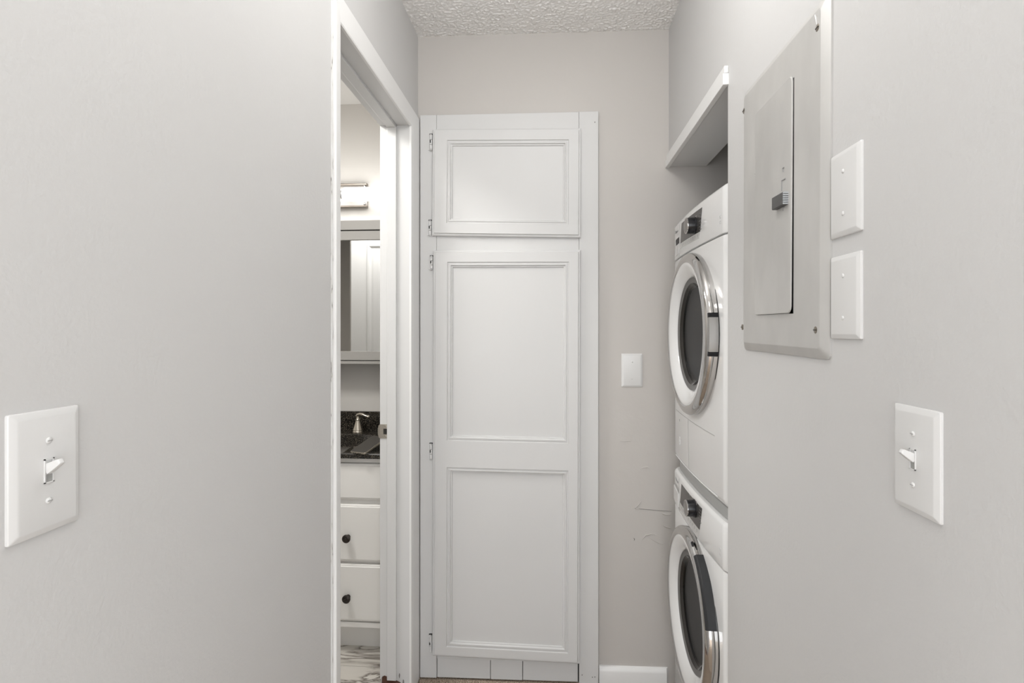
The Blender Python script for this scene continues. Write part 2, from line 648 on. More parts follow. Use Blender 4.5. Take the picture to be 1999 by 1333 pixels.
# door stops
bm = bm_new()
box(bm, -0.594, -0.560, OP1 - 0.010, OP1 + .001, 0.060, OPZ, .002, 2)
obj('stop', bm, M['white'], df)
bm = bm_new()
box(bm, -0.594, -0.560, OP0 - .001, OP0 + 0.010, 0.0, OPZ, .002, 2)
obj('stop', bm, M['white'], df)
bm = bm_new()
box(bm, -0.594, -0.560, OP0 + .010, OP1 - .010, OPZ - 0.010, OPZ + .001, .002, 2)
obj('stop', bm, M['white'], df)


def casing_profile(w):
    """(distance from the opening, thickness off the wall)"""
    return [(0, 0), (0, .0065), (.003, .0085), (w * .25, .0095), (w * .75, .011), (w - .004, .011), (w, .008), (w, 0)]


CW = 0.066
ci0, ci1, cz = OP0 - 0.002, OP1 - 0.004, OPZ - 0.004
bm = bm_new()
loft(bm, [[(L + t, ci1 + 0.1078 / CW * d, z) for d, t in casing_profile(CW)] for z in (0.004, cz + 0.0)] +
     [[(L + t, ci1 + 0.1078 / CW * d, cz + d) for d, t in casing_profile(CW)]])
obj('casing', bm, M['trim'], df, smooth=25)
NW = 0.034
bm = bm_new()
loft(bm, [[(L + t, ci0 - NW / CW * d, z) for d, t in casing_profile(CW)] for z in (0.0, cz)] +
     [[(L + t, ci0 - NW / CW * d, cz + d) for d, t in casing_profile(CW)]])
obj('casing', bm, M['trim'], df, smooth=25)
bm = bm_new()
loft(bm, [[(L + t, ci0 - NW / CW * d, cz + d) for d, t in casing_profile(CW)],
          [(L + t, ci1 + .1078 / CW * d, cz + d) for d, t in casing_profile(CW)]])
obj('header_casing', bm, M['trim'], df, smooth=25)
# caulk joint between the near casing and the wall
bm = bm_new()
tube(bm, [(L + .001, ci0 - NW - .001, z) for z in (0.0, .6, 1.2, 1.8, 2.15)], 0.0036, 8)
obj('caulk_bead', bm, M['caulk'], df, smooth=True)
# flaking paint chips at the foot of the far casing
for cx, cy_, cz_, s in ((L + .009, 1.955, .035, .012), (L + .006, 1.99, .03, .01), (-.535, OP1 - .001, .05, .014),
                        (-.55, OP1 - .001, .075, .009)):
    bm = bm_new()
    pts = [(math.cos(a) * s * random.uniform(.5, 1), math.sin(a) * s * 1.4 * random.uniform(.5, 1)) for a in [k * PI / 4 for k in range(8)]]
    if cy_ > OP1:
        loft(bm, [[(cx + e, cy_ + .3 * u, cz_ + v) for u, v in pts] for e in (0, .0012)])
    else:
        loft(bm, [[(cx + .3 * u, cy_ - e, cz_ + v) for u, v in pts] for e in (0, .0012)])
    obj('paint_chip', bm, M['dirt'], df)
# strike plate with its lip and latch hole
bm = bm_new()
yj = OP1 - 0.0016
pl = []
for x, z in ((-.5895, .926), (-.5865, .929), (-.5865, .974), (-.5895, .977), (-.622, .977), (-.622, .926)):
    pl.append((x, z))
loft(bm, [[(x, y, z) for x, z in pl] for y in (yj, OP1 + .002)])
lip = [(-.622, .977), (-.627, .973), (-.6305, .962), (-.6305, .941), (-.627, .930), (-.622, .926)]
loft(bm, [[(x, yj + 0.9 * (-.622 - x) ** 1.2, z) for x, z in lip], [(x, yj + .0016 + 0.9 * (-.622 - x) ** 1.2, z) for x, z in lip]])
sp = obj('strike_plate', bm, M['strike'], far_jamb)
sp['label'] = 'worn nickel strike plate with a square latch hole'
bm = bm_new()
box(bm, -.6090, -.5925, yj - .0004, yj + .003, .9415, .9615)
obj('latch_hole', bm, M['dark'], far_jamb)
for z in (.9345, .9705):
    bm = bm_new()
    lathe(bm, (-.601, yj + .0005, z), (0, -1, 0), [(0, .0033), (.0008, .0033), (.0014, .002)], 12)
    obj('strike_screw', bm, M['strike'], far_jamb, smooth=True)

# ------------------------------------------------------------------ bathroom closet door seen in the mirror
cd = empty('door_2', (-1.10, 1.19, 0))
struct(cd)
bm = bm_new()
box(bm, -1.452, -0.72, 1.182, 1.206, 0.01, 2.04, .002, 1)
obj('door_leaf', bm, M['white'], cd)
for (a, b_, z0, z1) in ((-1.335, -1.13, 1.10, 1.94), (-1.04, -.83, 1.10, 1.94), (-1.335, -1.13, .22, .98), (-1.04, -.83, .22, .98)):
    bm = bm_new()
    rr = []
    for ins, d in ((0, .0), (.006, .010), (.02, .010), (.035, .002), (.05, .006)):
        rr.append([(a + ins, 1.206 + d, z0 + ins), (b_ - ins, 1.206 + d, z0 + ins), (b_ - ins, 1.206 + d, z1 - ins), (a + ins, 1.206 + d, z1 - ins)])
    loft(bm, rr, cap0=False)
    obj('door_panel', bm, M['white'], cd)

# ------------------------------------------------------------------ laundry header trim and soffit
bm = bm_new()
box(bm, R + .001, 0.566, ALC - .002, 2.04, HDZ - .002, HDZ + .012, .001, 1)
struct(obj('trim_2', bm, M['white'], origin=(R, ALC, HDZ)))
ht = empty('trim_3', (R, ALC, HDZ))
struct(ht)
bm = bm_new()
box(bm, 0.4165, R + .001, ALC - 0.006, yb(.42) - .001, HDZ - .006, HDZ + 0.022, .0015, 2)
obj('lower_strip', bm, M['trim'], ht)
bm = bm_new()
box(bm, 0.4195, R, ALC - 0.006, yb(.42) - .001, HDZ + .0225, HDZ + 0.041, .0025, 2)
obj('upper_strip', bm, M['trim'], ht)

# baseboard on the back wall
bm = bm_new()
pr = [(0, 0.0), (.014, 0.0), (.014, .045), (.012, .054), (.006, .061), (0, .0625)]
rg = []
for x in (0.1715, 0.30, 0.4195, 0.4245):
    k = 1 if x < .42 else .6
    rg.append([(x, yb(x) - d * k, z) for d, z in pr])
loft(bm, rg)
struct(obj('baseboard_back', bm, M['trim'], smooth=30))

# ------------------------------------------------------------------ linen cabinet
FT = 0.018


def cabp(x, d, z):
    """point d in front of the back wall"""
    return (x, yb(x) - d, z)


def cbox(bm, x0, x1, d0, d1, z0, z1, bev=.0012):
    b2 = bm_new()
    box(b2, x0, x1, -d1, -d0, z0, z1, bev, 1)
    for v in b2.verts:
        v.co.y += yb(v.co.x)
    me = bpy.data.meshes.new('t')
    b2.to_mesh(me)
    b2.free()
    bm.from_mesh(me)
    bpy.data.meshes.remove(me)


lc = empty('linen_cabinet', (-0.17, yb(-.17) - .01, 0))
tag(lc, 'tall white painted built-in linen cabinet with two hinged panel doors in the back wall', 'cabinet')
for nm, x0, x1, z0, z1, d in (('stile', -0.5012, -0.438, 0.004, 2.1285, FT), ('stile', 0.0965, 0.1685, 0.004, 2.1285, FT + .0015),
                              ('rail', -0.438, 0.0965, 2.045, 2.1285, FT - .0005), ('rail', -0.438, 0.0965, 1.60, 1.69, FT - .0005),
                              ('rail', -0.438, 0.0965, 0.075, 0.15, FT - .004)):
    bm = bm_new()
    cbox(bm, x0 + .0003, x1 - .0003, .0, d, z0, z1)
    obj(nm, bm, M['cab_white'], lc)
bm = bm_new()
cbox(bm, -0.44, 0.098, 0.0, .006, 0.0, 2.1)
obj('backing', bm, M['dark'], lc)
for x0, x1, d in ((-.4365, -.2355, .013), (-.2335, -.1145, .0145), (-.1125, .0925, .0125)):
    bm = bm_new()
    cbox(bm, x0, x1, .0, d, .004, .078)
    obj('toe_board', bm, M['cab_white'], lc)
for x, z in ((.155, 2.088), (.146, .028), (.155, .029), (.108, .035)):
    bm = bm_new()
    lathe(bm, cabp(x, FT + .0012, z), (0, -1, 0), [(0, .0022), (.0005, .0022), (.001, .001)], 10)
    obj('nail_head', bm, M['dirt'], lc)


def quad_door(corners, openings, name='door'):
    """corners TL, TR, BR, BL as (x, z); openings as (u0,u1,v0,v1) in the door's own 0..1 frame (v from the top)"""
    TL, TR, BR, BL = [Vector(c) for c in corners]
    W = (TR - TL).length
    Hh = (TL - BL).length

    def P(u, v, d):
        t = TL.lerp(TR, u)
        b = BL.lerp(BR, u)
        p = t.lerp(b, v)
        return cabp(p.x, d, p.y)
    bm = bm_new()
    T = FT + 0.0005
    outer = []
    for ins, d in ((0, T), (0, T + .0105), (.0035, T + .0125), (.0075, T + .0125), (.0095, T + .018)):
        a, b = ins / W, ins / Hh
        outer.append([P(a, b, d), P(1 - a, b, d), P(1 - a, 1 - b, d), P(a, 1 - b, d)])
    loft(bm, outer, cap0=True, cap1=False)
    d = T + .018
    a, b = .0095 / W, .0095 / Hh
    us = sorted({a, 1 - a, openings[0][0], openings[0][1]})
    vs = sorted({b, 1 - b} | {o[2] for o in openings} | {o[3] for o in openings})
    for i in range(len(us) - 1):
        for j in range(len(vs) - 1):
            um, vm = (us[i] + us[i + 1]) / 2, (vs[j] + vs[j + 1]) / 2
            if any(o[0] < um < o[1] and o[2] < vm < o[3] for o in openings):
                continue
            bm.faces.new([bm.verts.new(P(u, v, d)) for u, v in ((us[i], vs[j]), (us[i + 1], vs[j]), (us[i + 1], vs[j + 1]), (us[i], vs[j + 1]))])
    bmesh.ops.remove_doubles(bm, verts=bm.verts, dist=1e-5)
    door = obj(name, bm, M['cab_white'], lc)
    for o in openings:
        bm = bm_new()
        rr = []
        for ins, dd in ((0, d), (.002, d - .0042), (.006, d - .0042), (.008, d - .0018), (.012, d - .0018), (.015, d - .007), (.0185, d - .0072), (.0200, d - .0120)):
            a, b = ins / W, ins / Hh
            rr.append([P(o[0] + a, o[2] + b, dd), P(o[1] - a, o[2] + b, dd), P(o[1] - a, o[3] - b, dd), P(o[0] + a, o[3] - b, dd)])
        loft(bm, rr, cap0=False, cap1=True)
        obj('panel', bm, M['cab_white'], door)
    return door


def hinge(door, x, z0, z1):
    bm = bm_new()
    y = yb(x) - FT - .006
    n = 3
    for k in range(n):
        a = z0 + (z1 - z0) * k / n + .0006
        b = z0 + (z1 - z0) * (k + 1) / n - .0006
        lathe(bm, (x, y, a), (0, 0, 1), [(0, .0042), (.001, .0052), (b - a - .001, .0052), (b - a, .0042)], 12)
    lathe(bm, (x, y, z0 - .004), (0, 0, 1), [(0, .002), (.002, .0044), (.004, .0040)], 12)
    lathe(bm, (x, y, z1), (0, 0, 1), [(0, .0040), (.002, .0044), (.004, .002)], 12)
    b2 = box(bm, x - .011, x, y + .003, yb(x) - FT + .001, z0, z1)
    h = obj('hinge', bm, M['white'], door, smooth=True)
    bm = bm_new()
    zm = z0 + (z1 - z0) * .45
    box(bm, x - .0035, x + .0005, y - .0056, y - .004, zm, zm + .010)
    obj('paint_gap', bm, M['black'], door)
    bm = bm_new()
    box(bm, x - .006, x + .006, y, y + .006, z1 + .003, z1 + .006)
    obj('paint_gap', bm, M['black'], door)


c1 = [(-.4497, 2.0695), (.1044, 2.0624), (.1026, 1.6585), (-.4535, 1.6712)]
d1 = quad_door(c1, [((-.3957 + .4515) / .555, (.0575 + .4515) / .555, .107, .885)])
hinge(d1, -.4578, 1.995, 2.050)
hinge(d1, -.4615, 1.674, 1.726)
c2 = [(-.4477, 1.6156), (.1026, 1.6132), (.0988, .0823), (-.4516, .0951)]
d2 = quad_door(c2, [(.098, .920, .0290, .4680), (.098, .920, .5330, .9740)])
hinge(d2, -.4560, 1.546, 1.592)
hinge(d2, -.4578, .832, .886)
hinge(d2, -.4598, .107, .166)

# ------------------------------------------------------------------ wall plates and switches


def side_xf(side):
    """plate local frame: u along +y, v up, w out of the wall -> world"""
    return (lambda y, z, w: (R - w, y, z)) if side > 0 else (lambda y, z, w: (L + w, y, z))


def plate_mesh(bm, P, y0, y1, z0, z1, t=.0062, slope=.006):
    def ring(i, w, r):
        pts = []
        cs = [(y0 + i, z0 + i, 1, 1), (y1 - i, z0 + i, -1, 1), (y1 - i, z1 - i, -1, -1), (y0 + i, z1 - i, 1, -1)]
        for k, (y, z, sy, sz) in enumerate(cs):
            cy, cz_ = y + sy * r, z + sz * r
            st = (PI, 1.5 * PI, 0, .5 * PI)[k]
            for q in range(4):
                a = st + q * PI / 6
                pts.append(P(cy + r * math.cos(a), cz_ + r * math.sin(a), w))
        return pts
    loft(bm, [ring(0, 0, .002), ring(0, .0022, .002), ring(.0008, .0032, .002), ring(slope, t - .0004, .0022), ring(slope + .0015, t, .0022)])


def screw(bm, P, y, z, w, r=.0032):
    seg = 14
    rings = []
    for d, rr in ((-.001, r), (.0006, r), (.0016, r * .62), (.0018, r * .2)):
        rings.append([P(y + rr * math.cos(2 * PI * k / seg), z + rr * math.sin(2 * PI * k / seg), w + d) for k in range(seg)])
    loft(bm, rings)


def pbox(bm, P, y0, y1, z0, z1, w0, w1, bev=0):
    a, b = P(y0, z0, w0), P(y1, z1, w1)
    box(bm, min(a[0], b[0]), max(a[0], b[0]), min(a[1], b[1]), max(a[1], b[1]), min(a[2], b[2]), max(a[2], b[2]), bev, 1)


def blank_plate(P, y0, y1, z0, z1, base, label, off=.031):
    e = empty('blank_wall_plate', base)
    tag(e, label, 'wall plate', 'blank white wall plates')
    bm = bm_new()
    plate_mesh(bm, P, y0, y1, z0, z1)
    obj('plate', bm, M['plate'], e, smooth=20)
    ym, zm = (y0 + y1) / 2, (z0 + z1) / 2
    for dz in (off, -off):
        bm = bm_new()
        screw(bm, P, ym, zm + dz, .0062)
        obj('screw', bm, M['plate'], e, smooth=30)


def toggle_switch(side, y0, y1, z0, z1, label):
    P = side_xf(side)
    e = empty('light_switch', (R if side > 0 else L, (y0 + y1) / 2, z0))
    tag(e, label, 'light switch', 'white toggle light switches')
    bm = bm_new()
    plate_mesh(bm, P, y0, y1, z0, z1)
    obj('plate', bm, M['plate'], e, smooth=20)
    ym, zm = (y0 + y1) / 2, (z0 + z1) / 2 + .001
    for dz in (.0302, -.0302):
        bm = bm_new()
        screw(bm, P, ym, zm + dz, .0062)
        s = obj('screw', bm, M['plate'], e, smooth=30)
        bm = bm_new()
        pbox(bm, P, ym - .0026, ym + .0026, zm + dz - .0004, zm + dz + .0004, .0078, .0083)
        obj('screw_slot', bm, M['gap'], s)
    # bezel of the toggle slot: four thin walls round a dark opening
    bm = bm_new()
    hw, hh = .0052, .0122
    pbox(bm, P, ym - hw, ym - hw + .0012, zm - hh, zm + hh, .005, .0074)
    pbox(bm, P, ym + hw - .0012, ym + hw, zm - hh, zm + hh, .005, .0074)
    pbox(bm, P, ym - hw, ym + hw, zm + hh - .0012, zm + hh, .005, .0074)
    pbox(bm, P, ym - hw, ym + hw, zm - hh, zm - hh + .0012, .005, .0074)
    obj('bezel', bm, M['plate'], e)
    bm = bm_new()
    pbox(bm, P, ym - hw + .001, ym + hw - .001, zm - hh + .001, zm - .004, .0060, .0065)
    obj('slot', bm, M['gap'], e)
    # lever pointing up and out
    bm = bm_new()
    rings = []
    for t, hwid, th in ((0, .0040, .0052), (.006, .0038, .0046), (.012, .0034, .0036), (.0160, .0031, .0029), (.0172, .0024, .0020)):
        cz_ = zm + .0015 + t * 0.50
        cw = .0055 + t * 0.86
        dzp, dwp = 0.86 * th, -0.5 * th
        rings.append([P(ym - hwid, cz_ + dzp, cw + dwp), P(ym + hwid, cz_ + dzp, cw + dwp), P(ym + hwid, cz_ - dzp, cw - dwp), P(ym - hwid, cz_ - dzp, cw - dwp)])
    loft(bm, rings)
    bmesh.ops.bevel(bm, geom=list(bm.edges), offset=.0007, segments=2, profile=.5, affect='EDGES')
    obj('toggle', bm, M['plate'], e, smooth=40)


toggle_switch(-1, .4670, .5430, 1.1110, 1.2350, 'white toggle light switch on the left wall near the bathroom doorway')
toggle_switch(1, .6285, .7095, 1.0995, 1.2245, 'white toggle light switch on the right wall below the blank plates')
PR = side_xf(1)
blank_plate(PR, .7815, .8640, 1.4545, 1.5805, (R, .823, 1.4545), 'upper blank white plate beside the grey breaker panel, above its twin')
blank_plate(PR, .7825, .8640, 1.3025, 1.4265, (R, .823, 1.3025), 'lower blank white plate beside the grey breaker panel, below its twin')


def PBK(x, z, w):
    return (x, yb(x) - w, z)


blank_plate(PBK, .2549, .3325, 1.1048, 1.2288, (.294, yb(.294), 1.1048), 'small blank white plate alone on the back wall beside the linen cabinet')

# ------------------------------------------------------------------ breaker panel
bp = empty('breaker_panel', (R, 1.05, 1.272))
tag(bp, 'grey steel electrical breaker panel with a small hinged door on the right wall', 'breaker panel')
XF = Matrix.Translation((R, 1.05, 1.55)) @ Matrix.Rotation(math.radians(0.45), 4, 'X') @ Matrix.Translation((-R, -1.05, -1.55))
py0, py1, pz0, pz1 = .8650, 1.2370, 1.2712, 1.8415


def pring(i, w, r):
    pts = []
    cs = [(py0 + i, pz0 + i, 1, 1), (py1 - i, pz0 + i, -1, 1), (py1 - i, pz1 - i, -1, -1), (py0 + i, pz1 - i, 1, -1)]
    for k, (y, z, sy, sz) in enumerate(cs):
        st = (PI, 1.5 * PI, 0, .5 * PI)[k]
        for q in range(4):
            a = st + q * PI / 6
            pts.append(PR(y + sy * r + r * math.cos(a), z + sz * r + r * math.sin(a), w))
    return pts


bm = bm_new()
loft(bm, [pring(0, 0, .010), pring(0, .003, .010), pring(.0015, .0042, .010), pring(.016, .0108, .006), pring(.018, .0112, .006)])
obj('cover', bm, M['panel'], bp, smooth=12, xf=XF)
# the little door, sprung open a few millimetres along its free edge
bm = bm_new()
dy0, dy1, dz0, dz1 = .974, 1.146, 1.3462, 1.7625
rings = []
for ins, e in ((0, 0), (0, .0018), (.0012, .0026)):
    ring = []
    for (y, z, sy, sz, k) in ((dy0, dz0, 1, 1, 0), (dy1, dz0, -1, 1, 1), (dy1, dz1, -1, -1, 2), (dy0, dz1, 1, -1, 3)):
        r = .012 if k in (0, 3) else .008
        for q in range(4):
            a = (PI, 1.5 * PI, 0, .5 * PI)[k] + q * PI / 6
            yy = y + sy * (r + ins) + (r) * math.cos(a)
            zz = z + sz * (r + ins) + (r) * math.sin(a)
            t = (dy1 - yy) / (dy1 - dy0)
            ajar = .0003 + .0014 * t * (1.6 - 1.2 * (zz - dz0) / (dz1 - dz0))
            ring.append(PR(yy, zz, .0112 + ajar + e))
    rings.append(ring)
loft(bm, rings)
pdoor = obj('door', bm, M['panel'], bp, smooth=25, xf=XF)
# recess behind the free edge
bm = bm_new()
pbox(bm, PR, dy0 - .0012, dy0 + .012, dz0 - .001, dz1 - .006, .0108, .0116)
pbox(bm, PR, dy0, dy1 - .01, dz0 - .0006, dz0 + .01, .0108, .0116)
obj('door_gap', bm, M['black'], bp, xf=XF)
for z in (1.655, 1.405):
    bm = bm_new()
    lathe(bm, PR(dy1 + .001, z - .017, .0115), (0, 0, 1), [(0, .0028), (.034, .0028)], 10)
    obj('hinge_knuckle', bm, M['panel'], bp, smooth=True, xf=XF)
    for q in (-.019, .018):
        bm = bm_new()
        pbox(bm, PR, dy1 - .003, dy1 + .003, z + q, z + q + .004, .0110, .0122)
        obj('hinge_slot', bm, M['dark'], bp, xf=XF)
# knurled latch slide
bm = bm_new()
box(bm, R - .0245, R - .0135, .9862, 1.0345, 1.5385, 1.5615, .0012, 1)
latch = obj('latch', bm, M['zinc'], pdoor, xf=XF)
latch['label'] = 'dark knurled cast latch slide'
bm = bm_new()
for k in range(6):
    z = 1.5390 + k * .0038
    box(bm, R - .0243, R - .0135, .9845, .9868, z, z + .0028, .0004, 1)
obj('latch_grip', bm, M['zinc_light'], pdoor, xf=XF)
for (y0, y1, z0, z1) in ((1.0105, 1.0120, 1.5685, 1.5875), (.9960, 1.0120, 1.5865, 1.5880), (1.0060, 1.0072, 1.602, 1.609), (1.0020, 1.0072, 1.6082, 1.6094),
                         (1.0045, 1.0057, 1.531, 1.537), (1.000, 1.0057, 1.5365, 1.5377)):
    bm = bm_new()
    pbox(bm, PR, y0, y1, z0, z1, .0125, .0165)
    obj('stamped_mark', bm, M['mark'], pdoor, xf=XF)
for y, z in ((.8905, 1.797), (1.2215, 1.797), (1.2285, 1.321), (.8935, 1.317)):
    bm = bm_new()
    screw(bm, PR, y, z, .0105, .0062)
    s = obj('screw', bm, M['screw'], bp, smooth=30, xf=XF)
    bm = bm_new()
    pbox(bm, PR, y - .0050, y + .0050, z - .0006, z + .0006, .0120, .0127)
    obj('screw_slot', bm, M['dark'], s, xf=XF)
# scratch of bare metal near the top screw
bm = bm_new()
pts = [PR(.8985, 1.822, .0113), PR(.8955, 1.815, .0113), PR(.8925, 1.803, .0113)]
tube(bm, pts, [.0006, .0014, .0006], 6)
obj('paint_scratch', bm, M['plate'], bp, xf=XF)

# ------------------------------------------------------------------ washer and dryer
MY0, MY1 = 1.3665, 1.953
MYC = (MY0 + MY1) / 2
HW = (MY1 - MY0) / 2


def fx(y, base=0.430, bow=0.012, rc=0.028):
    """x of the appliance front over its width: a gentle bow with rounded vertical corners"""
    t = (y - MYC) / HW
    x = base - bow * (1 - t * t)
    e = abs(y - MYC) - (HW - rc)
    if e > 0:
        x += rc - math.sqrt(max(0.0, rc * rc - e * e))
    return x


def front_ys(y0, y1, n=22):
    ys = [y0 + (y1 - y0) * k / n for k in range(n + 1)]
    for s in (-1, 1):
        for q in (.0, .3, .55, .75, .88, .96, 1.0):
            y = MYC + s * (HW - .028 + .028 * q)
            if y0 < y < y1:
                ys.append(y)
    return sorted(set(round(y, 5) for y in ys))


def slab(bm, y0, y1, z0, z1, depth, proud=0.0, tuck0=0.0, tuck1=0.0, ed=.003):
    """block following the bowed front from z0 to z1; tuck pulls the lower/upper edge back"""
    ys = front_ys(y0, y1)

    def ring(z, back):
        f = [(fx(y) - proud + back, y, z) for y in ys]
        return f + [(depth, y1, z), (depth, y0, z)]
    rs = []
    if tuck0:
        rs += [ring(z0, tuck0), ring(z0 + tuck0 * .5, tuck0 * .35), ring(z0 + tuck0 * 1.3, 0)]
    else:
        rs += [ring(z0, ed), ring(z0 + ed * .35, ed * .25), ring(z0 + ed, 0)]
    if tuck1:
        rs += [ring(z1 - tuck1 * 1.3, 0), ring(z1 - tuck1 * .5, tuck1 * .35), ring(z1, tuck1)]
    else:
        rs += [ring(z1 - ed, 0), ring(z1 - ed * .35, ed * .25), ring(z1, ed)]
    return loft(bm, rs)


def front_patch(bm, poly, proud0, proud1, n=10):
    """thin plate lying on the bowed front; poly = TL, TR, BR, BL as (y, z)"""
    TL, TR, BR, BL = [Vector(p) for p in poly]
    cols = []
    for k in range(n + 1):
        u = k / n
        t, b = TL.lerp(TR, u), BL.lerp(BR, u)
        cols.append([(fx(t.x) - proud1, t.x, t.y), (fx(t.x) - proud0, t.x, t.y), (fx(b.x) - proud0, b.x, b.y), (fx(b.x) - proud1, b.x, b.y)])
    loft(bm, cols)


DYC = 1.658


def machine(kind, z0, z1, zs, zc, label):
    """zs = seam under the control panel, zc = centre of the round door"""
    e = empty(kind, (0.73, MYC, z0))
    tag(e, label, 'dryer' if kind.endswith('dryer') else 'washer')
    tuck = .022 if kind.endswith('dryer') else 0.006
    bm = bm_new()
    slab(bm, MY0, MY1, z0 + (.012 if kind.endswith('washer') else 0), zs - .0022, 1.04, 0, tuck0=tuck)
    body = obj('body', bm, M['appl'], e, smooth=30)
    hole = bm_new()
    lathe(hole, (0.30, DYC, zc), (1, 0, 0), [(0, .172), (.45, .172)], 64)
    cut(body, hole)
    body.data.polygons.foreach_set('use_smooth', [True] * len(body.data.polygons))
    body.data.set_sharp_from_angle(angle=math.radians(30))
    bm = bm_new()
    slab(bm, MY0 + .004, MY1 - .004, zs - .004, zs + .004, 1.02, -.006)
    obj('seam', bm, M['gap'], e)
    bm = bm_new()
    slab(bm, MY0, MY1, zs + .0012, z1, 1.04, 0.0015, tuck1=.008)
    cp = obj('control_panel', bm, M['appl'], e, smooth=30)
    return e, body, cp


def round_door(e, zc, dark_handle):
    ax = (-1, 0, 0)
    bx = fx(DYC) - .0005           # door stands on the front here

    def P(r, a, x):
        d = bx - x
        x = bx - (d * .86 if d > 0 else d)
        r = r * .985
        return (x, DYC + r * math.cos(a), zc + r * math.sin(a))

    seg = 72
    # shadow gap ring behind the chrome
    bm = bm_new()
    lathe(bm, (bx + .013, DYC, zc), ax, [(0, .2432), (.0062, .2432), (.0062, .20)], seg, True, False)
    obj('door_seal', bm, M['black'], e, smooth=30)
    # chrome rim
    bm = bm_new()
    prof = [(-.0068, .2300), (-.0068, .2450), (.002, .2460), (.010, .2462), (.018, .2450), (.024, .2415), (.0285, .2350), (.0305, .2275), (.0295, .2205), (.0265, .2175)]
    rings = [[P(r, 2 * PI * k / seg, bx - d) for k in range(seg)] for d, r in prof]
    loft(bm, rings, False, False)
    rim = obj('door_rim', bm, M['chrome'], e, smooth=True)
    rim['label'] = 'polished chrome door rim'
    # white dished ring
    bm = bm_new()
    prof = [(.0262, .2185), (.0280, .2150), (.0270, .2080), (.0200, .1930), (.0105, .1790), (.0035, .1720), (-.004, .1695)]
    rings = [[P(r, 2 * PI * k / seg, bx - d) for k in range(seg)] for d, r in prof]
    loft(bm, rings, False, False)
    obj('door_dish', bm, M['appl'], e, smooth=True)
    # dark ring round the glass
    bm = bm_new()
    prof = [(.0040, .1718), (.0010, .1690), (-.001, .1560), (-.010, .1520)]
    rings = [[P(r, 2 * PI * k / seg, bx - d) for k in range(seg)] for d, r in prof]
    loft(bm, rings, False, False)
    obj('door_bezel', bm, M['gasket'], e, smooth=True)
    # glass bowl, two skins
    bm = bm_new()
    outer = [(.0005, .1560), (-.012, .1450), (-.026, .120), (-.037, .0850), (-.043, .0400), (-.044, .002)]
    inner = [(-.050, .002), (-.049, .0400), (-.043, .0870), (-.031, .124), (-.017, .150), (-.0075, .1560)]
    rings = [[P(r, 2 * PI * k / seg, bx - d) for k in range(seg)] for d, r in outer + inner]
    loft(bm, rings + [rings[0]], False, False)
    bmesh.ops.remove_doubles(bm, verts=bm.verts, dist=1e-6)
    g = obj('door_glass', bm, M['glass'], e, smooth=60)
    g['label'] = 'dark tinted round glass'
    # gasket throat and drum
    bm = bm_new()
    prof = [(-.012, .170), (-.03, .168), (-.05, .160), (-.052, .172), (-.07, .172), (-.075, .20)]
    rings = [[P(r, 2 * PI * k / seg, bx - d) for k in range(seg)] for d, r in prof]
    loft(bm, rings, False, False)
    obj('gasket', bm, M['gasket'], e, smooth=40)
    bm = bm_new()
    prof = [(-.078, .185), (-.085, .235), (-.20, .240), (-.34, .238), (-.37, .225), (-.375, .08), (-.35, .05), (-.35, .002)]
    rings = [[P(r, 2 * PI * k / seg, bx - d) for k in range(seg)] for d, r in prof]
    loft(bm, rings, False, True)
    drum = obj('drum', bm, M['drum'], e, smooth=40)
    for a in (0.6, 0.6 + 2.094, 0.6 + 4.189):
        bm = bm_new()
        rings = []
        for d, hh in ((-.10, .01), (-.13, .045), (-.30, .045), (-.34, .01)):
            rings.append([P(.239, a - .13, bx - d), P(.239 - hh * .7, a - .06, bx - d), P(.239 - hh, a, bx - d), P(.239 - hh * .7, a + .06, bx - d), P(.239, a + .13, bx - d)])
        loft(bm, rings)
        obj('drum_lifter', bm, M['drum'], drum, smooth=40)

    def arc_block(bm, a0, a1, prof, n=16):
        rr = []
        for k in range(n + 1):
            a = a0 + (a1 - a0) * k / n
            rr.append([P(r, a, bx - d) for d, r in prof])
        loft(bm, rr)
    # angles: the near side of the door (towards the camera) is at angle pi
    if dark_handle:
        bm = bm_new()
        arc_block(bm, PI - math.radians(16), PI - math.radians(62), [(-.005, .2300), (-.005, .2478), (.019, .2478), (.0245, .2440), (.027, .2390), (.018, .2330)], 24)
        h = obj('handle', bm, M['handle_grey'], e, smooth=30)
        h['label'] = 'dark grey moulded door handle'
        bm = bm_new()
        arc_block(bm, PI - math.radians(70), PI - math.radians(74), [(.016, .240), (.016, .2475), (.022, .2455), (.024, .2405)], 4)
        obj('rim_mark', bm, M['black_gloss'], rim)
    else:
        bm = bm_new()
        arc_block(bm, PI - math.radians(10.5), PI + math.radians(10.5), [(-.005, .2300), (-.005, .2488), (.0205, .2480), (.0225, .2440), (.018, .2330)], 16)
        h = obj('handle', bm, M['chrome_dull'], e, smooth=30)
        for s in (-1, 1):
            bm = bm_new()
            arc_block(bm, PI + s * math.radians(10.6), PI + s * math.radians(13.4), [(-.006, .2300), (-.006, .2485), (.0205, .2475), (.0225, .2430), (.018, .2330)], 4)
            obj('handle_end', bm, M['black_gloss'], h)


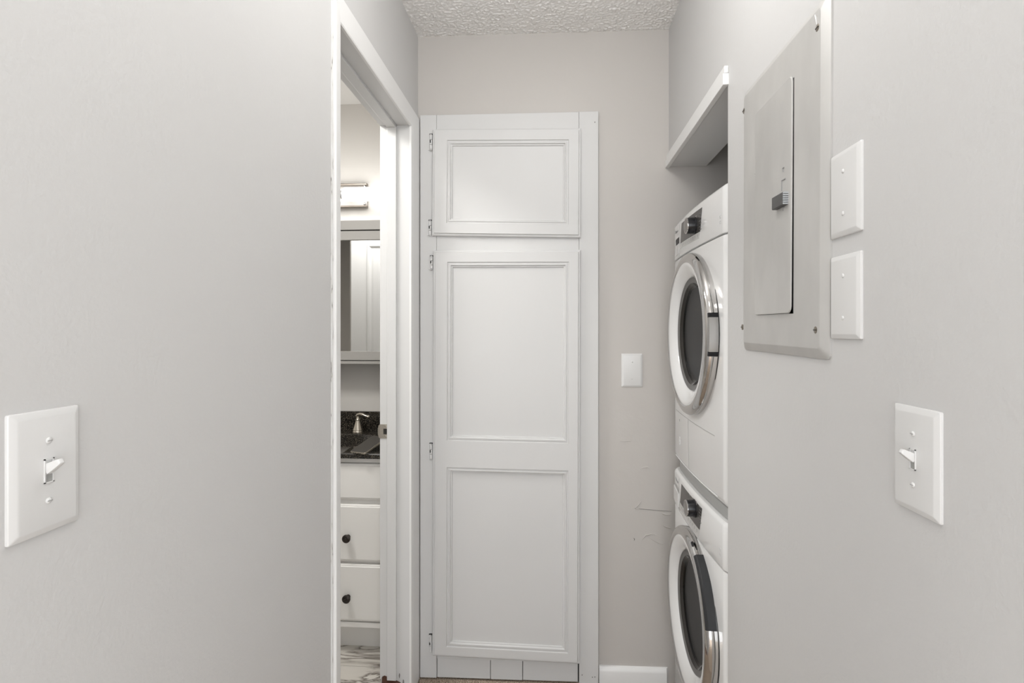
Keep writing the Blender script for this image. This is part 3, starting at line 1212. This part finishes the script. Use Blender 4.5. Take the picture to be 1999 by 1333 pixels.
def display(e, cp, tl, tr, br, bl, sbr, sbl, kz, ky, ydraw, zs, z1):
    dp = bm_new()
    front_patch(dp, (tl, tr, br, bl), -.001, .0026)
    d = obj('display', dp, M['display'], e, smooth=25)
    b = bm_new()
    front_patch(b, (bl, br, sbr, sbl), -.001, .0024)
    strip = obj('button_strip', b, M['display_strip'], e, smooth=25)
    # printed buttons on the strip
    b = bm_new()
    for k in range(9):
        u = .12 + .78 * k / 8
        y = bl[0] + (br[0] - bl[0]) * u
        z = (bl[1] + (br[1] - bl[1]) * u + sbl[1] + (sbr[1] - sbl[1]) * u) / 2
        hw = .004 if k > 3 else .0028
        front_patch(b, ((y + hw, z + .0032), (y - hw, z + .0032), (y - hw, z + .0012), (y + hw, z + .0012)), .002, .0027, 2)
        front_patch(b, ((y + hw, z - .0012), (y - hw, z - .0012), (y - hw, z - .0028), (y + hw, z - .0028)), .002, .0027, 2)
    obj('button_print', b, M['mark'], strip)
    # programme names and the pale readout
    b = bm_new()
    yc = ky
    for k in range(6):
        for s in (1, -1):
            y = yc + s * (.052 + .004 * (k % 2))
            z = kz + .021 - k * .0085
            front_patch(b, ((y + .008, z + .0011), (y - .008, z + .0011), (y - .008, z - .0011), (y + .008, z - .0011)), .002, .0030, 2)
    obj('programme_print', b, M['faint'], d)['kind'] = 'stuff'
    b = bm_new()
    y = tr[0] + .060
    z = kz + .012
    front_patch(b, ((y + .028, z + .014), (y - .010, z + .014), (y - .008, z - .010), (y + .028, z - .010)), .002, .0029, 3)
    obj('readout', b, M['window'], d)
    # rotary knob
    kx = fx(ky)
    b = bm_new()
    lathe(b, (kx - .001, ky, kz), (-1, 0, 0), [(0, .0262), (.004, .0262), (.006, .0245), (.022, .0238), (.026, .0225)], 40, True, True)
    kn = obj('knob', b, M['black_gloss'], e, smooth=35)
    b = bm_new()
    lathe(b, (kx - .026, ky, kz), (-1, 0, 0), [(0, .0238), (.0018, .0238), (.0028, .0228), (.0024, .0205)], 40, True, False)
    obj('knob_ring', b, M['chrome'], kn, smooth=35)
    b = bm_new()
    lathe(b, (kx - .0265, ky, kz), (-1, 0, 0), [(0, .0206), (.0018, .0206)], 40)
    obj('knob_cap', b, M['cap'], kn, smooth=35)
    # small icon by the near corner
    b = bm_new()
    for k in range(2):
        z = zs + .030 + k * .014
        front_patch(b, ((1.4115, z + .006), (1.4035, z + .006), (1.4035, z + .0045), (1.4115, z + .0045)), .001, .0021, 2)
        front_patch(b, ((1.4115, z), (1.4035, z), (1.4035, z - .0015), (1.4115, z - .0015)), .001, .0021, 2)
        front_patch(b, ((1.4115, z + .006), (1.4100, z + .006), (1.4100, z), (1.4115, z)), .001, .0021, 1)
    obj('printed_icon', b, M['mark_light'], cp)
    # maker's word, a few millimetres high, left of the display
    b = text_mesh('Whirlpool', .0145)
    for v in b.verts:
        y = 1.882 - v.co.x
        v.co = Vector((fx(y) - .0016 - max(0, v.co.z) * .8, y, z1 - .030 + v.co.y))
    obj('lettering', b, M['mark'], cp)
    # drawer to the far side with its grip pocket
    b = bm_new()
    front_patch(b, ((ydraw + .0016, z1 - .012), (ydraw, z1 - .012), (ydraw, zs + .004), (ydraw + .0016, zs + .004)), .0008, .0020, 1)
    obj('drawer_seam', b, M['gap'], cp)


# dryer on top
DZ0, DZ1, DZS = 0.862, 1.684, 1.5585
dr, dbody, dcp = machine('stacked_dryer', DZ0, DZ1, DZS, 1.3045, 'white front-loading dryer stacked on top of the washer in the alcove')
round_door(dr, 1.3045, False)
display(dr, dcp, (1.7887, 1.6637), (1.5484, 1.6610), (1.5668, 1.5963), (1.8098, 1.6012), (1.5740, 1.5790), (1.8205, 1.5855), 1.6232, 1.618, 1.829, DZS, DZ1)
# grip pocket of the dryer's drawer, open and dark under its lip
b = bm_new()
front_patch(b, ((1.905, 1.628), (1.836, 1.628), (1.836, 1.607), (1.895, 1.607)), -.001, .0018, 4)
obj('drawer_grip', b, M['black'], dr)
b = bm_new()
front_patch(b, ((1.900, 1.606), (1.836, 1.606), (1.834, 1.572), (1.915, 1.572)), -.001, .0028, 4)
obj('drawer_front', b, M['appl_satin'], dr)
# kick flaps under the dryer door
b = bm_new()
front_patch(b, ((1.930, 1.0415), (1.452, 1.0385), (1.452, 1.0371), (1.930, 1.0401)), -.0012, .0006, 20)
obj('flap_seam', b, M['gap'], dr)
b = bm_new()
front_patch(b, ((1.7082, 1.037), (1.7068, 1.037), (1.6956, .884), (1.6970, .884)), -.0012, .0006, 1)
obj('flap_seam', b, M['gap'], dr)
b = bm_new()
tube(b, [(fx(y) - .0005, y, .885) for y in [1.43 + k * .025 for k in range(20)]], .0016, 6)
obj('flap_lip', b, M['appl'], dr, smooth=True)
b = bm_new()
cy_, cz_ = 1.832, .9476
pts = [(cy_ + .009 * math.cos(a), cz_ + .013 * math.sin(a)) for a in [k * PI / 8 for k in range(17)]]
tube(b, [(fx(y) - .0004, y, z) for y, z in pts], .0007, 6)
obj('embossed_ring', b, M['appl_satin'], dr, smooth=True)
b = bm_new()
lathe(b, (fx(1.84) + .001, 1.84, 1.014), (-1, 0, 0), [(0, .004), (.0018, .004)], 10)
obj('flap_screw', b, M['gap'], dr)

# washer below
WZ1, WZS = 0.832, 0.7105
wa, wbody, wcp = machine('front_load_washer', 0.0, WZ1, WZS, 0.4715, 'white front-loading washer standing on the floor under the dryer')
round_door(wa, 0.4715, True)
display(wa, wcp, (1.7922, .8140), (1.5484, .8143), (1.5721, .7461), (1.8169, .7470), (1.5802, .7225), (1.8314, .7270), .7958 - .004, 1.620, 1.836, WZS, WZ1)
b = bm_new()
front_patch(b, ((1.930, .787), (1.842, .783), (1.842, .768), (1.930, .775)), -.001, .0018, 4)
obj('drawer_grip', b, M['gap'], wa)
b = bm_new()
front_patch(b, ((1.930, .774), (1.842, .767), (1.842, .722), (1.930, .726)), -.001, .0050, 4)
obj('drawer_front', b, M['appl'], wa)
for y in (MY0 + .05, MY1 - .05):
    for x in (.48, .99):
        b = bm_new()
        lathe(b, (x, y, -0.004), (0, 0, 1), [(0, .022), (.014, .020), (.018, .012)], 14)
        obj('foot', b, M['black'], wa)
# stacking collar between the two
b = bm_new()
slab(b, MY0 + .006, MY1 - .006, WZ1 + .0004, DZ0 + .001, 1.03, -.016)
obj('stacking_collar', b, M['gap'], dr, smooth=30)

# ------------------------------------------------------------------ bathroom vanity
VY = 2.112
VX0, VX1 = -1.52, BX - 0.014
va = empty('vanity', (-1.07, 2.35, 0))
tag(va, 'white bathroom vanity with three drawers and dark round knobs beyond the doorway', 'vanity')
bm = bm_new()
box(bm, VX0, VX1, VY + .019, 2.60, .115, .785)
box(bm, VX0, VX1, VY + .006, VY + .019, .115, .136, .002, 1)
vanity_body = obj('body', bm, M['van_white'], va)
bm = bm_new()
box(bm, VX0, VX1, 2.19, 2.205, .0, .115)
obj('toe_kick', bm, M['van_white'], va)
bm = bm_new()
box(bm, VX0, VX1, VY + .006, VY + .03, .783, .8035, .001, 1)
obj('top_rail', bm, M['van_white'], va)


def drawer(x0, x1, z0, z1, knob, par='drawer'):
    bm = bm_new()
    rr = []
    for ins, d in ((0, -.019), (0, -.006), (.004, -.0035), (.008, -.003), (.010, 0), (.013, 0)):
        rr.append([(x0 + ins, VY - d, z0 + ins), (x1 - ins, VY - d, z0 + ins), (x1 - ins, VY - d, z1 - ins), (x0 + ins, VY - d, z1 - ins)])
    loft(bm, rr)
    dd = obj(par, bm, M['van_white'], va)
    if knob:
        bm = bm_new()
        lathe(bm, (knob[0], VY - .001, knob[1]), (0, -1, 0), [(0, .009), (.003, .0085), (.005, .0052), (.013, .005), (.016, .0125), (.020, .0165), (.025, .0165), (.029, .012), (.030, .006), (.0335, .0045), (.0345, .001)], 24)
        obj('knob', bm, M['bronze'], dd, smooth=40)


for x0, x1, kx in ((-.965, -.655, -.8225), (-1.50, -.985, None)):
    for z0, z1, hk in ((.632, .778, 0), (.383, .613, 1), (.142, .372, 1)):
        kk = (kx, z0 + .101) if (kx and hk) else None
        drawer(x0, x1, z0, z1, kk)

# stone top with integral oval basin
ct = empty('stone_countertop', (-1.07, 2.35, .8035))
tag(ct, 'black speckled stone vanity top with sunken basin and backsplash', 'countertop')
bm = bm_new()
CZ0, CZ1 = .8035, .8215
bcx, bcy, ba, bb = -1.02, 2.357, .235, .142
NS = 64


def sup(k, s=1.0):
    a = 2 * PI * k / NS
    c, q = math.cos(a), math.sin(a)
    n_ = 2.0 / 3.2
    return (bcx + ba * s * math.copysign(abs(c) ** n_, c), bcy + bb * s * math.copysign(abs(q) ** n_, q))


def rect_pt(k):
    a = 2 * PI * k / NS
    c, q = math.cos(a), math.sin(a)
    x0, x1, y0, y1 = VX0 - bcx, VX1 - .001 - bcx, 2.094 - bcy, 2.598 - bcy
    t = min((x1 / c if c > 1e-9 else x0 / c if c < -1e-9 else 1e9), (y1 / q if q > 1e-9 else y0 / q if q < -1e-9 else 1e9))
    return (bcx + c * t, bcy + q * t)


out = [rect_pt(k) for k in range(NS)]
inn = [sup(k) for k in range(NS)]
# snap nearest outline samples to the corners
for cx_, cy2 in ((VX0, 2.094), (VX1 - .001, 2.094), (VX1 - .001, 2.598), (VX0, 2.598)):
    k = min(range(NS), key=lambda i: (out[i][0] - cx_) ** 2 + (out[i][1] - cy2) ** 2)
    out[k] = (cx_, cy2)
rings = [[(x, y, CZ0) for x, y in inn], [(x, y, CZ0) for x, y in out], [(x, y, CZ1 - .002) for x, y in out],
         [(x + (.002 if x < bcx else -.002), y + (.002 if y < bcy else -.002), CZ1) for x, y in out],
         [(*sup(k, 1.02), CZ1) for k in range(NS)], [(*sup(k, 1.0), CZ1 - .003) for k in range(NS)], [(*sup(k, .97), .79) for k in range(NS)],
         [(*sup(k, .90), .74) for k in range(NS)], [(*sup(k, .75), .705) for k in range(NS)], [(*sup(k, .45), .692) for k in range(NS)], [(*sup(k, .08), .689) for k in range(NS)]]
loft(bm, rings, False, True)
obj('top', bm, M['granite'], ct, smooth=40)
bm = bm_new()
box(bm, VX0, VX1 - .001, 2.580, 2.599, CZ1 - .001, .9165, .002, 1)
obj('backsplash', bm, M['granite'], ct)
cut(vanity_body, box(bm_new(), bcx - .25, bcx + .25, 2.19, 2.52, .66, .90))

# faucet lever handle
fa = empty('faucet_handle', (-.940, 2.535, CZ1))
tag(fa, 'brushed nickel bell-shaped faucet handle with a curved lever on the dark countertop', 'faucet')
fo = (-.940, 2.535, CZ1)
bm = bm_new()
lathe(bm, fo, (0, 0, 1), [(0, .0255), (.008, .0262), (.0105, .0245), (.012, .0240), (.014, .0255), (.018, .0245), (.034, .0185), (.052, .0125), (.060, .0108)], 32)
obj('base', bm, M['nickel'], fa, smooth=40)
bm = bm_new()
lathe(bm, (fo[0], fo[1], fo[2] + .060), (0, 0, 1), [(0, .0110), (.003, .0115), (.006, .0085), (.012, .0075), (.018, .0070)], 24)
obj('collar', bm, M['nickel'], fa, smooth=40)
bm = bm_new()
pts = [(-.008, 0, .079), (.0, -.001, .086), (.012, -.003, .090), (.026, -.006, .0885), (.040, -.010, .083), (.052, -.013, .0795)]
tube(bm, [(fo[0] + x, fo[1] + y, fo[2] + z) for x, y, z in pts], [.0055, .0082, .0080, .0068, .0056, .0045], 14)
obj('lever', bm, M['nickel'], fa, smooth=50)
bm = bm_new()
lathe(bm, (fo[0] + .049, fo[1] - .0125, fo[2] + .0800), (1, -.2, -.1), [(0, .003), (.002, .0062), (.007, .0088), (.012, .0075), (.015, .002)], 20)
obj('finial', bm, M['nickel'], fa, smooth=60)

# telephone lying over the front rim of the basin
ph = empty('phone', (-.776, 2.088, CZ1))
tag(ph, 'dark taupe mobile phone lying tilted across the countertop edge below the faucet handle', 'phone')
A = Vector((-.776, 2.088, CZ1 + .0008))
fw = Vector((.31, .95, 0)).normalized()
tilt = math.radians(14)
fw3 = (fw * math.cos(tilt) + Vector((0, 0, 1)) * math.sin(tilt)).normalized()
rt = Vector((fw.y, -fw.x, 0))
up = rt.cross(fw3).normalized()
PW, PL_, PT = .0385, .152, .0088


def PP(u, v, w):
    return A + rt * u + fw3 * v + up * w


def rr_ring(hw, v0, v1, r, w):
    pts = []
    for (u, v, su, sv, st) in ((-hw, v0, 1, 1, PI), (hw, v0, -1, 1, 1.5 * PI), (hw, v1, -1, -1, 0), (-hw, v1, 1, -1, .5 * PI)):
        for q in range(6):
            a = st + q * PI / 10
            pts.append(PP(u + su * r + r * math.cos(a), v + sv * r + r * math.sin(a), w))
    return pts


bm = bm_new()
loft(bm, [rr_ring(PW - .002, .002, PL_ - .002, .010, 0), rr_ring(PW, 0, PL_, .011, .002), rr_ring(PW, 0, PL_, .011, PT - .002), rr_ring(PW - .0015, .0015, PL_ - .0015, .010, PT)])
obj('case', bm, M['phone_edge'], ph, smooth=30)
bm = bm_new()
loft(bm, [rr_ring(PW - .003, .003, PL_ - .003, .009, PT - .001), rr_ring(PW - .003, .003, PL_ - .003, .009, PT + .0006)])
obj('screen', bm, M['phone'], ph)
for u0, u1 in ((-.022, -.016), (-.013, -.005), (.001, .007), (.010, .016)):
    bm = bm_new()
    loft(bm, [[PP(u0, v, PT * .30), PP(u1, v, PT * .30), PP(u1, v, PT * .68), PP(u0, v, PT * .68)] for v in (-.0004, .003)])
    obj('port', bm, M['black'], ph)

# medicine cabinet with mirror door
mc = empty('medicine_cabinet', (-1.05, 2.54, 1.157))
tag(mc, 'grey framed mirror medicine cabinet on the bathroom wall under the tube light', 'cabinet')
mx0, mx1, my = -1.50, -.70, 2.48
bm = bm_new()
box(bm, mx0 + .01, mx1 - .01, my + .024, 2.60, 1.165, 1.825)
obj('body', bm, M['van_grey'], mc)
bm = bm_new()
box(bm, mx0, mx1, my, 2.60, 1.791, 1.836, .001, 1)
obj('top_board', bm, M['van_grey'], mc)
bm = bm_new()
box(bm, mx0, mx1, my - .004, 2.60, 1.1565, 1.170, .001, 1)
obj('bottom_board', bm, M['van_grey'], mc)
bm = bm_new()
box(bm, mx0 + .002, mx1 - .002, my + .002, my + .024, 1.7436, 1.786, .0006, 1)
obj('rail', bm, M['van_grey'], mc)
bm = bm_new()
box(bm, mx0 + .002, mx1 - .002, my + .002, my + .024, 1.1745, 1.2157, .0006, 1)
obj('rail', bm, M['van_grey'], mc)
for a, b_ in ((mx0 + .002, mx0 + .045), (mx1 - .045, mx1 - .002)):
    bm = bm_new()
    box(bm, a, b_, my + .002, my + .024, 1.2157, 1.7436)
    obj('stile', bm, M['van_grey'], mc)
bm = bm_new()
box(bm, mx0 + .045, mx1 - .045, my + .012, my + .018, 1.2157, 1.7436)
o = obj('mirror', bm, M['mirror'], mc)
bm = bm_new()
box(bm, mx0 + .004, mx1 - .004, my + .008, my + .022, 1.785, 1.792)
obj('shadow_gap', bm, M['dark'], mc)

# tube light over it
vl = empty('vanity_light', (-1.0, 2.60, 1.92))
tag(vl, 'lit white tube wall light on a polished square backplate above the mirror', 'wall light')
bm = bm_new()
box(bm, -1.09, -.9115, 2.584, 2.599, 1.918, 2.036, .002, 1)
obj('backplate', bm, M['plate_metal'], vl)
for z0, z1 in ((2.026, 2.036), (1.918, 1.928)):
    bm = bm_new()
    box(bm, -1.095, -.9065, 2.566, 2.588, z0, z1, .003, 2)
    obj('rail', bm, M['rail_metal'], vl)
TZ, TYY = 1.9635, 2.500
bm = bm_new()
lathe(bm, (-1.000, TYY, TZ), (1, 0, 0), [(0, .020), (.002, .027), (.006, .031), (.012, .0325), (.26, .0325), (.266, .031), (.27, .022)], 32)
o = obj('tube_shade', bm, M['tube'], vl, smooth=40)
o['label'] = 'glowing white tube'
bm = bm_new()
lathe(bm, (-1.27, TYY, TZ), (1, 0, 0), [(0, .022), (.004, .031), (.01, .0325), (.248, .0325), (.254, .031), (.258, .020)], 32)
obj('tube_shade', bm, M['tube'], vl, smooth=40)
bm = bm_new()
lathe(bm, (-1.0135, TYY, TZ), (1, 0, 0), [(0, .021), (.016, .021)], 24)
tube(bm, [(-1.006, TYY, TZ), (-1.006, 2.55, TZ), (-1.006, 2.59, TZ)], .009, 12)
obj('arm', bm, M['chrome'], vl, smooth=40)
for x, z in ((-.922, 2.022), (-.922, 1.936)):
    bm = bm_new()
    lathe(bm, (x, 2.584, z), (0, -1, 0), [(0, .006), (.008, .006), (.011, .003)], 14)
    obj('cap_nut', bm, M['chrome_dull'], vl, smooth=40)
